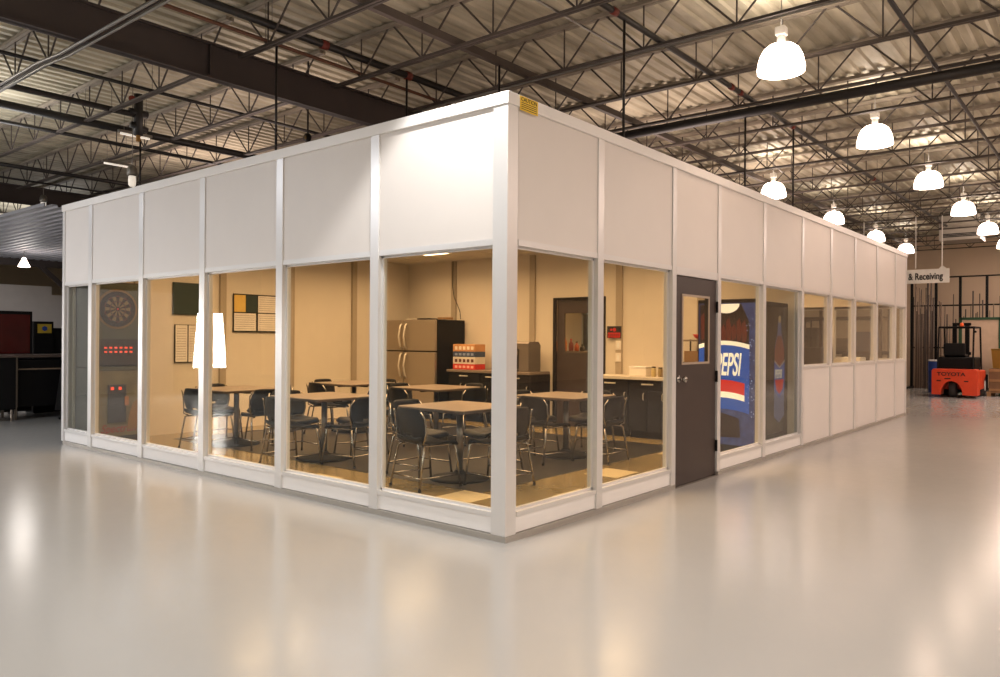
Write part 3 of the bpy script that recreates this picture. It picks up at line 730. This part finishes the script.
# side panel graphic (faces -Y)
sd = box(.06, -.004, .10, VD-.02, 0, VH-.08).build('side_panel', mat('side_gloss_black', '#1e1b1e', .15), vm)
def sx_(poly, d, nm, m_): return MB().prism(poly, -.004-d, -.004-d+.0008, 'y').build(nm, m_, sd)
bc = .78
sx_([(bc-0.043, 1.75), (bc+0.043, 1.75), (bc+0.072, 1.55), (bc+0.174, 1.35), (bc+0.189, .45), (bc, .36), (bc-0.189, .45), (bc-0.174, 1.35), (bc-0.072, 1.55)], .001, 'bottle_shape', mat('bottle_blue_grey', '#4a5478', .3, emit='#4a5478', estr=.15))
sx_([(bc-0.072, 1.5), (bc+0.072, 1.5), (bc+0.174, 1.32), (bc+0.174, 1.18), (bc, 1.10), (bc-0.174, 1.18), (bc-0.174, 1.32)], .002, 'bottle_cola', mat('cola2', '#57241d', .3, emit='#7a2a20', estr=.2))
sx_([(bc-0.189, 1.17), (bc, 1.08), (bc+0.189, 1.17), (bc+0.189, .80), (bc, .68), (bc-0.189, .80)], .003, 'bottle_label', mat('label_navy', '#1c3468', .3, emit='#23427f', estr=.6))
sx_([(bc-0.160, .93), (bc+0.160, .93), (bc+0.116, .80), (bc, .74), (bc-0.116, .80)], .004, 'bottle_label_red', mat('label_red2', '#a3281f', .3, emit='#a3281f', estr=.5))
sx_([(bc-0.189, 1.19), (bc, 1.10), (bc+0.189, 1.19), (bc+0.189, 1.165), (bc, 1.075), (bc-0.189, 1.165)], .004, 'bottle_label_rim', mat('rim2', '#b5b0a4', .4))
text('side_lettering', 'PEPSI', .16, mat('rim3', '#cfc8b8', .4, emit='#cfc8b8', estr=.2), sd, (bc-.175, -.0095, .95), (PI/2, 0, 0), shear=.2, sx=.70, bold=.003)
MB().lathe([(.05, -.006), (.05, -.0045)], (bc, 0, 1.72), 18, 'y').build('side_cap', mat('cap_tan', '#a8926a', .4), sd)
# shelf unit with red bowl seen through the brown door's pane
t = thing('wire_shelf', 'low shelf unit behind the brown door pane', 'shelf', (5.75, .98, FZ))
for sx in (.02, .42):
    for sy in (.02, .55): MB().tube([(sx, sy, 0), (sx, sy, 1.45)], .012, 6).build('post', M['blackm'], t)
for z in (.3, .75, 1.1, 1.42): box(0, 0, z, .44, .57, z+.025).build('shelf_board', M['blackm'] if z < 1.4 else M['lam'], t)
tag(MB().lathe([(.04, 0), (.10, .03), (.13, .075)], (5.95, 1.25, FZ+1.446), 20).build('bowl', M['red'], smooth=True, solid=.004), 'red bowl on top of the low shelf unit', 'bowl')
for k, z in enumerate((.776, 1.126)):
    tag(box(5.80, 1.05, FZ+z, 6.1, 1.45, FZ+z+.16).build('storage_box', M['card' if k else 'paper'], bevel=.006), ('brown' if k else 'white') + ' box on the low shelf behind the door pane', 'box')

# ------------------------------------------------------------------ rear office room
def desk(x, y, label):
    t = thing('desk', label, 'desk', (x, y, FZ))
    box(0, 0, .71, 1.5, .7, .74).build('desktop', M['lam'], t, bevel=.004)
    for a in (.03, 1.07): box(a, .03, 0, a+.4, .67, .71).build('pedestal', M['blackm'], t)
desk(8.1, .7, 'desk inside the office by the first small windows'); desk(10.8, .35, 'desk inside the office near its end windows')
def monitor(x, y, rz, label, z=.75):
    t = thing('computer_monitor', label, 'monitor', (x, y, FZ+z), rz)
    box(-.25, -.02, .12, .25, .02, .46).build('screen_housing', M['black'], t, bevel=.006); box(-.23, -.024, .14, .23, -.02, .44).build('screen', mat('screen_dark', '#25282e', .15), t)
    box(-.03, -.01, .02, .03, .01, .14).build('stand', M['black'], t); box(-.12, -.08, 0, .12, .08, .02).build('foot', M['black'], t)
monitor(11.9, .75, -1.2, 'black monitor on the desk near the end windows'); monitor(8.9, 1.05, -1.0, 'black monitor on desk by the first small windows')
t = thing('tall_cabinet', 'dark tall cabinet seen through the second small window', 'cabinet', (10.9, 1.12, FZ))
box(0, 0, 0, .8, .5, 1.32).build('body', M['blackm'], t, bevel=.006); box(-.01, .02, .05, 0, .48, .66).build('door', M['black'], t); box(-.01, .02, .68, 0, .48, 1.28).build('door', M['black'], t)
t = thing('desk_printer', 'white printer on top of a stand by the third small window', 'printer', (10.95, .40, FZ+.742))
box(0, 0, 0, .4, .38, .30).build('body', M['white'], t, bevel=.01); box(.02, .02, .30, .38, .36, .40).build('lid', M['white'], t, bevel=.01); box(-.1, .06, .1, 0, .32, .112).build('paper_tray', M['white'], t)
t = thing('office_shelf', 'open dark shelving seen through the first small window', 'shelf', (11.6, 1.62, FZ))
for a in (0, .38):
    for q in (0, .9): box(a, q, 0, a+.025, q+.025, 1.85).build('post', M['blackm'], t)
for z in (.4, .8, 1.2, 1.5, 1.82): box(0, 0, z, .405, .925, z+.02).build('shelf_board', M['blackm'], t)
for k, (yy, z, c) in enumerate(((1.7, 1.22, '#8a5a30'), (2.0, 1.22, '#cfc7b5'), (2.25, 1.52, '#6a6a70'), (1.75, 1.52, '#b09a70'), (2.0, .82, '#9a8a70'))):
    tag(box(11.65, yy, FZ+z, 11.9, yy+.2, FZ+z+.2).build('storage_box', mat('sbox_'+str(k), c, .6), bevel=.005), ['brown box on the third board', 'cream box on the third board', 'grey box on the fourth board', 'tan box on the fourth board', 'tan box on the second board'][k] + ' of the office shelving', 'box')
# counter with bottles seen through inner door pane
t = thing('side_cabinet', 'dark cabinet behind the inner door', 'cabinet', (7.1, 3.6, FZ)); box(0, 0, 0, .5, 1.3, 1.2).build('body', M['blackm'], t, bevel=.005); box(-.02, -.02, 1.2, .52, 1.32, 1.23).build('top', M['lam'], t)
for k, (yy, c, hh) in enumerate(((4.58, '#d07a24', .26), (4.46, '#c9702a', .25), (4.32, '#7c2a1c', .2), (4.2, '#b3501f', .15), (4.08, '#2a211c', .1))):
    t = thing('bottle', ['orange bottle at the frame end', 'second orange bottle', 'dark red bottle with black cap', 'short amber bottle', 'small black bottle'][k] + ' on cabinet behind inner door', 'bottle', (7.2, yy, FZ+1.231), group='bottles on the cabinet behind the inner door')
    MB().lathe([(.04, 0), (.045, .01), (.045, hh*.65), (.018, hh*.85), (.018, hh)], n=16).build('bottle_body', mat('bottle_'+str(k), c, .3), t, smooth=True)
    MB().lathe([(.02, hh), (.02, hh+.02)], n=12).build('cap', M['ink'] if k != 2 else M['red'], t)

# ------------------------------------------------------------------ hanging sign and unit heater
t = thing('hanging_sign', 'white hanging sign with black lettering beyond the office', 'sign', (16.1, -.19, 2.83))
LS = 2.0
b = MB(); b.prism([(0, 0), (LS, 0), (LS, .33), (LS-.1, .33), (LS-.12, .38), (LS-.16, .38), (LS-.2, .33), (.22, .33), (.16, .39), (.12, .39), (.06, .33), (0, .33)], -.012, .012, 'x'); b.build('sign_board', M['white'], t)
text('lettering', 'Shipping & Receiving', .22, M['ink'], t, (-.014, .13, .09), (PI/2, 0, -PI/2), sx=.70, align='RIGHT', bold=.006)
bpy.context.view_layer.update()
for yy in (.15, .7, LS-.15): MB().tube([(0, yy, .36), (0, yy, 4.4-2.83)], .012, 6).build('hanger', M['white'], t)
t = thing('unit_heater', 'silver air unit hung from joists beyond the office', 'air unit', (18.72, -.46, 4.11))
box(.04, 0, 0, .9, .93, .70).build('housing', M['galv'], t, bevel=.01)
box(0, 0, 0, .04, .93, .68).build('front_panel', mat('unit_front', '#b9b2aa', .35, metal=.2), t, bevel=.01)
b = MB()
for k in range(3): b.box(-.004, .06, .08+k*.035, 0, .87, .105+k*.035)
b.build('louvre', M['ink'], t)
b = MB()
for a in (.1, .8):
    for q in (.06, .87): b.tube([(a, q, .7), (a, q, .99)], .01, 6)
b.build('hanger_rod', M['pipe'], t)

# ------------------------------------------------------------------ forklift
fk = thing('forklift', 'orange forklift parked at the aisle end, seen from behind', 'forklift', (18.6, -.435, 0))
FW = 1.04
arch = [(FW*.62 + .22*math.cos(a), .06 + .30*math.sin(a)) for a in [PI*k/12 for k in range(13)]]
poly = [(0, .06)] ; poly = [(.02, .08)] + [] 
poly = [(.0, .07), (arch[0][0]-0, .06)]
# outline counter-clockwise: bottom from y=FW to arch and back
out = [(FW, .07), (FW, .70), (FW-.04, .745), (.04, .745), (0, .70), (0, .07)] + [(FW*.56 - .25*math.cos(PI*k/12), .07 + .36*math.sin(PI*k/12)) for k in range(13)]
MB().prism(out, 0, .45, 'x').build('counterweight', M['orange'], fk, bevel=.01)
box(.45, 0, .20, 1.45, FW, .70).build('chassis', M['orange'], fk, bevel=.03)
box(.30, .10, .68, 1.25, FW-.10, 1.05).build('battery_hood', M['blackm'], fk, bevel=.03)
text('rear_lettering', 'TOYOTA', .13, mat('dark_letter', '#220d08', .6), fk, (-.003, FW*.56+.33, .57), (PI/2, 0, -PI/2), sx=1.2, bold=.003)
b = MB(); b.box(-.004, .20, .42, 0, .30, .45); b.box(-.004, .82, .42, 0, .92, .45); b.box(-.004, .60, .48, 0, .74, .51); b.build('rear_badges', bpy.data.materials['dark_letter'], fk)
MB().lathe([(.2, -.08), (.235, -.06), (.235, .06), (.2, .08)], (.30, FW*.56, .235), 28, 'y').build('steer_wheel', M['rubber'], fk, smooth=True)
for yy in (.10, FW-.10):
    wl = MB().lathe([(.24, -.1), (.28, -.08), (.28, .08), (.24, .1)], (1.35, yy, .28), 28, 'y').build('drive_wheel', M['rubber'], fk, smooth=True)
    MB().lathe([(.14, -.105), (.14, .105)], (1.35, yy, .28), 20, 'y').build('hub', M['white'], wl)
b = MB(); b.box(.55, .34, 1.05, 1.0, .84, 1.13); b.box(.45, .34, 1.08, .55, .84, 1.42); b.build('seat', M['black'], fk, bevel=.03)
MB().tube([(1.25, .59, .85), (1.08, .59, 1.22)], .03, 8).build('steering_column', M['black'], fk)
b = MB(); ring_ = [(1.07+.05*math.cos(2*PI*k/16), .59+.15*math.sin(2*PI*k/16), 1.24+.11*math.cos(2*PI*k/16)) for k in range(17)]; b.tube(ring_, .012, 6); b.build('steering_ring', M['black'], fk)
for (a, q, a2) in ((.25, .14, .42), (.25, FW-.10, .42), (1.42, .10, 1.2), (1.42, FW-.10, 1.2)):
    MB().tube([(a, q, .72), (a2, q, 1.84)], .022, 8).build('guard_post', M['blackm'], fk)
b = MB(); b.tube([(.42, .14, 1.84), (.42, FW-.10, 1.84), (1.2, FW-.10, 1.84), (1.2, .10, 1.84), (.42, .14, 1.84)], .024, 8)
for k in range(5): b.box(.42, .2+k*.18, 1.83, 1.2, .225+k*.18, 1.86)
b.build('overhead_guard', M['blackm'], fk)
for yy in (.40, .70): box(1.52, yy, .1, 1.62, yy+.10, 1.98).build('mast_rail', M['blackm'], fk)
b = MB()
for z in (.4, 1.1, 1.90): b.box(1.53, .36, z, 1.60, .80, z+.08)
b.build('mast_crossbar', M['blackm'], fk)
box(1.62, .2, .06, 1.66, .98, .55).build('fork_carriage', M['blackm'], fk)
for yy in (.30, .76): box(1.66, yy, .03, 2.6, yy+.1, .07).build('fork', M['blackm'], fk)
MB().lathe([(.045, 0), (.045, .07), (.02, .1)], (.46, .42, 1.86), 16).build('beacon', emat('beacon_orange', '#e0561c', .2), fk, smooth=True)
MB().lathe([(.03, 0), (.03, .10)], (.30, .10, 1.72), 12, 'x').build('work_lamp', M['blackm'], fk)

# ------------------------------------------------------------------ pipe rack at the far wall
pr_ = thing('bar_rack', 'dark upright steel rack holding bars against the far wall', 'rack', (22.6, 0, 0))
for yy in (1.87, 1.20, .55, -.14, -.85): box(0, yy-.035, 0, .07, yy+.035, 3.45).build('upright', M['blackm'], pr_)
for z in (1.25, 2.55, 3.42): box(.01, -.85, z, .05, 1.87, z+.045).build('rail', M['blackm'], pr_)
for yy in (1.87, 1.20, .55, -.14, -.85): box(-.5, yy-.035, 0, 1.0, yy+.035, .05).build('foot', M['blackm'], pr_)
random.seed(11)
bcol = [mat('bar_grey', '#5c5048', .5, metal=.4), mat('bar_dark', '#3c332e', .5, metal=.3), mat('bar_light', '#7d6c5c', .4, metal=.5)]
cells = [(1.25, 1.80, 26, 'first'), (.62, 1.15, 7, 'second'), (-.08, .50, 9, 'third'), (-.8, -.2, 7, 'fourth')]
for y0, y1, n_, nm in cells:
    for k in range(n_):
        yy = y0 + (y1-y0)*(k+.5)/n_ + random.uniform(-.008, .008); hh = random.uniform(2.2, 3.3) if nm == 'first' else random.uniform(1.9, 3.0)
        r_ = random.uniform(.009, .024)
        tag(MB().tube([(22.52+random.uniform(-.03, 0), yy, 0.0), (22.57, yy+random.uniform(-.02, .02), hh)], r_, 6).build('steel_bar', bcol[k % 3]),
            'dull steel bar standing in the %s bay of the far rack' % nm, 'metal bar', 'steel bars in the %s rack bay' % nm)
# blue barrel, boxes, green framed panel
t = thing('blue_barrel', 'blue drum with pale lid beside the forklift', 'barrel', (20.6, .80, 0))
MB().lathe([(.23, 0), (.24, .03), (.24, .28), (.25, .30), (.24, .32), (.24, .58), (.25, .60), (.24, .62), (.24, .88), (.22, .9)], n=24).build('drum', M['blue'], t, smooth=True)
MB().lathe([(.245, .9), (.245, .93), (.2, .94)], n=24).build('lid', M['white'], t)
t = thing('framed_partition', 'pale partition board with green metal frame behind the forklift', 'partition', (21.0, -1.6, 0))
box(0, 0, .55, .04, 1.9, 2.08).build('board', mat('board_tan', '#c0a890', .6), t)
for yy in (-.04, .9, 1.86): box(-.02, yy, 0, .06, yy+.08, 2.15).build('frame_post', M['green'], t)
box(-.02, -.04, 2.08, .06, 1.94, 2.15).build('frame_rail', M['green'], t)
t = thing('pallet', 'wooden pallet under the brown crates', 'pallet', (19.9, -1.62, 0))
for k in range(5): box(k*.21, 0, .10, k*.21+.12, 1.15, .12).build('slat', M['card'], t)
for yy in (0, .52, 1.05): box(0, yy, 0, .96, yy+.09, .10).build('runner', M['card'], t)
t = thing('wooden_crate', 'brown wooden crate on the pallet beside the forklift', 'crate', (19.95, -1.52, .121))
box(0, 0, 0, .85, 1.0, .62).build('crate_body', mat('crate_brown', '#6f5236', .7, var=.15), t, bevel=.01)
b = MB()
for z in (.02, .27, .54): b.box(-.012, 0, z, 0, 1.0, z+.07)
b.build('slats', M['card'], t)
t = thing('yellow_tub', 'yellow plastic bin standing on the brown crate', 'bin', (20.05, -.96, .745))
b = MB(); b.lathe([(.19, 0), (.23, .48), (.24, .5)], (.25, .2, 0), 4); b.build('tub', mat('tub_yellow', '#c9a24e', .5), t); MB().lathe([(.24, .5), (.24, .53)], (.25, .2, 0), 4).build('rim', mat('tub_rim', '#b08f40', .5), t)
t = thing('green_cylinder', 'green gas bottle on the brown crate behind the yellow bin', 'gas bottle', (20.55, -1.15, .745))
MB().lathe([(.09, 0), (.10, .02), (.10, .38), (.07, .47), (.025, .50), (.025, .55)], n=20).build('tank', M['green'], t, smooth=True)

# storage rack beyond the office end wall
sr = thing('storage_rack', 'dark storage rack beyond the office end windows', 'rack', (14.6, .9, 0))
for a in (0, .8):
    for q in (0, 1.3, 2.6): box(a, q, 0, a+.06, q+.06, 2.6).build('upright', M['blackm'], sr)
for z in (.3, 1.15, 1.95): box(0, 0, z, .86, 2.66, z+.07).build('shelf_board', M['blackm'], sr)
for k, (q, z, a, h_, c, nm) in enumerate(((.12, 1.221, .5, .45, '#2d3f66', 'blue crate on the middle shelf, south end'), (.70, 1.221, .42, .3, '#6d6254', 'grey-brown box on the middle shelf beside the blue crate'),
      (1.45, 1.221, .55, .55, '#3a3530', 'dark box in the middle of the rack'), (2.1, 1.221, .4, .35, '#8d7a5c', 'tan box on the middle shelf, north end'), (.2, .371, .8, .5, '#5a4a38', 'brown box on the low shelf, south end'), (1.6, .371, .8, .5, '#474440', 'grey box on the low shelf, north end'))):
    tag(box(14.7, .9+q, z, 15.2, .9+q+a, z+h_).build('storage_crate', mat('crate_%d' % k, c, .6), bevel=.008), nm + ' of the storage rack', 'box')
# ------------------------------------------------------------------ rear left corner: canopy, partition, benches
cn = thing('ribbed_canopy', 'ribbed grey metal deck canopy beyond the office rear', 'canopy', (0, 0, -.09))
mb = MB(); prof = []; x = -.2
while x < 9.0: prof += [(x, 3.27), (x+.075, 3.27), (x+.09, 3.30), (x+.145, 3.30)]; x += .16
n = len(prof)
mb.add([(p, 7.75, q) for p, q in prof] + [(p, 15.9, q) for p, q in prof], [(i, n+i, n+i+1, i+1) for i in range(n-1)])
mb.build('deck_sheet', mat('galv_deck', '#9c9ca4', .5, metal=.2, var=.05), cn, solid=.004)
box(-.22, 15.86, 3.12, 9.0, 15.94, 3.33).build('edge_beam', M['beam'], cn)
box(-.215, 7.75, 3.262, -.2, 15.9, 3.31).build('fascia', mat('fascia_grey', '#77777c', .6), cn)
for x, y in ((8.8, 8.2), (8.8, 15.8), (4.6, 15.85)): box(x-.05, y-.05, .09, x+.05, y+.05, 3.27).build('post', M['beam'], cn)
b = MB(); b.prism([(2.6, 3.12), (2.75, 3.12), (3.55, 2.4), (3.4, 2.4)], 15.88, 15.94, 'y'); b.build('brace', M['beam'], cn)
struct('wall_partition', MB().box(-6, 16.4, 0, 3.07, 16.5, 2.62).box(3.07, 16.4, 0, 5.2, 16.5, 2.42), mat('pale_partition', '#b9b2ad', .6, var=.03))
# benches
t = thing('workbench', 'black workbench with drawer and shelf beyond the office', 'workbench', (.62, 11.3, 0))
box(-.02, -.02, 1.07, 1.5, .72, 1.12).build('bench_top', mat('bench_top', '#54463e', .4), t, bevel=.004)
box(.0, 0, .22, .05, .7, 1.07).build('side_panel', M['pole'], t)
dr = box(.06, 0, .90, 1.4, .7, 1.03).build('drawer', M['blackm'], t); box(.06, -.01, .86, 1.4, .0, .88).build('drawer_rail', mat('tan_rail', '#8f7a66', .4), t)
dd = box(.06, .0, .22, 1.4, .7, .85).build('cabinet_door', M['blackm'], t, bevel=.004)
MB().lathe([(.03, -.02), (.03, 0)], (.95, 0, .62), 14, 'y').build('lock', M['white'], dd)
for a, q in ((.03, .04), (1.3, .04), (.03, .66), (1.3, .66)): box(a-.02, q-.02, 0, a+.02, q+.02, .22).build('leg', M['pole'], t)
t = thing('black_cabinet', 'black cabinet on thin legs beside the drawer workbench', 'cabinet', (-.9, 11.1, 0))
box(0, 0, .20, 1.48, .7, 1.08).build('body', M['blackm'], t, bevel=.01); box(-.02, -.02, 1.08, 1.5, .72, 1.11).build('top', bpy.data.materials['bench_top'], t)
for a, q in ((.05, .05), (1.43, .05), (.05, .65), (1.43, .65)): MB().tube([(a, q, 0), (a, q, .2)], .018, 8).build('leg', M['pole'], t)
t = thing('red_tinted_screen', 'dark red glossy screen behind the black cabinet', 'screen', (-1.13, 12.4, 0))
b = MB(); b.box(0, 0, .05, 2.4, .06, 1.90); b.build('screen_frame', M['blackm'], t); box(.04, -.01, 1.12, 2.36, 0, 1.84).build('screen_sheet', mat('dark_red_film', '#4e1210', .15, var=.2, scale=2), t)
box(.2, -.02, 0, .26, .3, .05).build('foot', M['blackm'], t); box(2.1, -.02, 0, 2.16, .3, .05).build('foot', M['blackm'], t)
t = thing('speaker_cabinet', 'tall black cabinet with a yellow and blue picture', 'cabinet', (1.30, 12.4, 0))
box(0, 0, 0, .34, .4, 1.72).build('body', M['blackm'], t, bevel=.01)
p = box(.06, -.006, 1.50, .30, 0, 1.67).build('picture', mat('picture_yellow', '#b79a2e', .4), t); MB().lathe([(.05, -.009), (.05, -.006)], (.18, 0, 1.585), 6, 'y').build('picture_centre', M['blue'], p)
t = thing('narrow_locker', 'narrow black locker beside the picture cabinet', 'locker', (1.66, 12.5, 0))
box(0, 0, 0, .2, .4, 1.60).build('body', M['blackm'], t, bevel=.01); box(.02, -.008, .05, .18, 0, 1.56).build('door', M['black'], t)
t = thing('coat_stand', 'black coat hanging on a stand beside the office rear post', 'coat stand', (1.36, 10.9, 0))
MB().lathe([(.18, 0), (.18, .03), (.03, .05)], n=20).build('base', M['blackm'], t); MB().tube([(0, 0, .03), (0, 0, 1.35)], .018, 8).build('pole', M['pole'], t)
b = MB()
def coat(u, v):
    a = 2*PI*u; z = .16 + 1.0*v; r_ = (.24 - .13*v) * (1 + .08*math.sin(5*a)); return (r_*math.cos(a)*.9, r_*math.sin(a), z)
b.grid(coat, 24, 10); b.build('coat', M['ink'], t, smooth=True, solid=.01)
MB().lathe([(.03, 1.30), (.05, 1.35), (.04, 1.4)], n=14).build('knob', mat('wood_knob', '#8f6a4e', .5), t, smooth=True)
tag(box(.90, 9.2, 0, 1.1, 9.4, .16).build('floor_box', mat('grey_block', '#4d4a4a', .6), bevel=.01), 'small dark block on the floor behind the office post', 'box')
# soft light whose glow shows in the office windows
sb = thing('softbox_lamp', 'lit white softbox on a stand reflected in the office glass', 'studio lamp', (-5.94, 14.46, -.04), math.radians(300))
b = MB(); b.add([(0, -.39, .72), (0, .39, .72), (0, .29, 2.08), (0, -.29, 2.08)], [(0, 1, 2, 3)]); b.build('diffuser', mat('lit_softbox', '#ffffff', .5, emit='#fff8f0', estr=60), sb)
b = MB(); b.add([(-.01, -.40, .70), (-.01, .40, .70), (-.01, .30, 2.10), (-.01, -.30, 2.10), (-.35, -.1, 1.3), (-.35, .1, 1.3), (-.35, .1, 1.55), (-.35, -.1, 1.55)], [(0, 3, 2, 1), (0, 1, 5, 4), (1, 2, 6, 5), (2, 3, 7, 6), (3, 0, 4, 7), (4, 5, 6, 7)]); b.build('hood', M['black'], sb)
MB().tube([(-.36, 0, 0.05), (-.36, 0, 1.45)], .02, 8).build('stand_pole', M['blackm'], sb)
for k in range(3):
    a = 2*PI*k/3; MB().tube([(-.36, 0, .5), (-.36+.45*math.cos(a), .45*math.sin(a), .055)], .012, 6).build('leg', M['blackm'], sb)
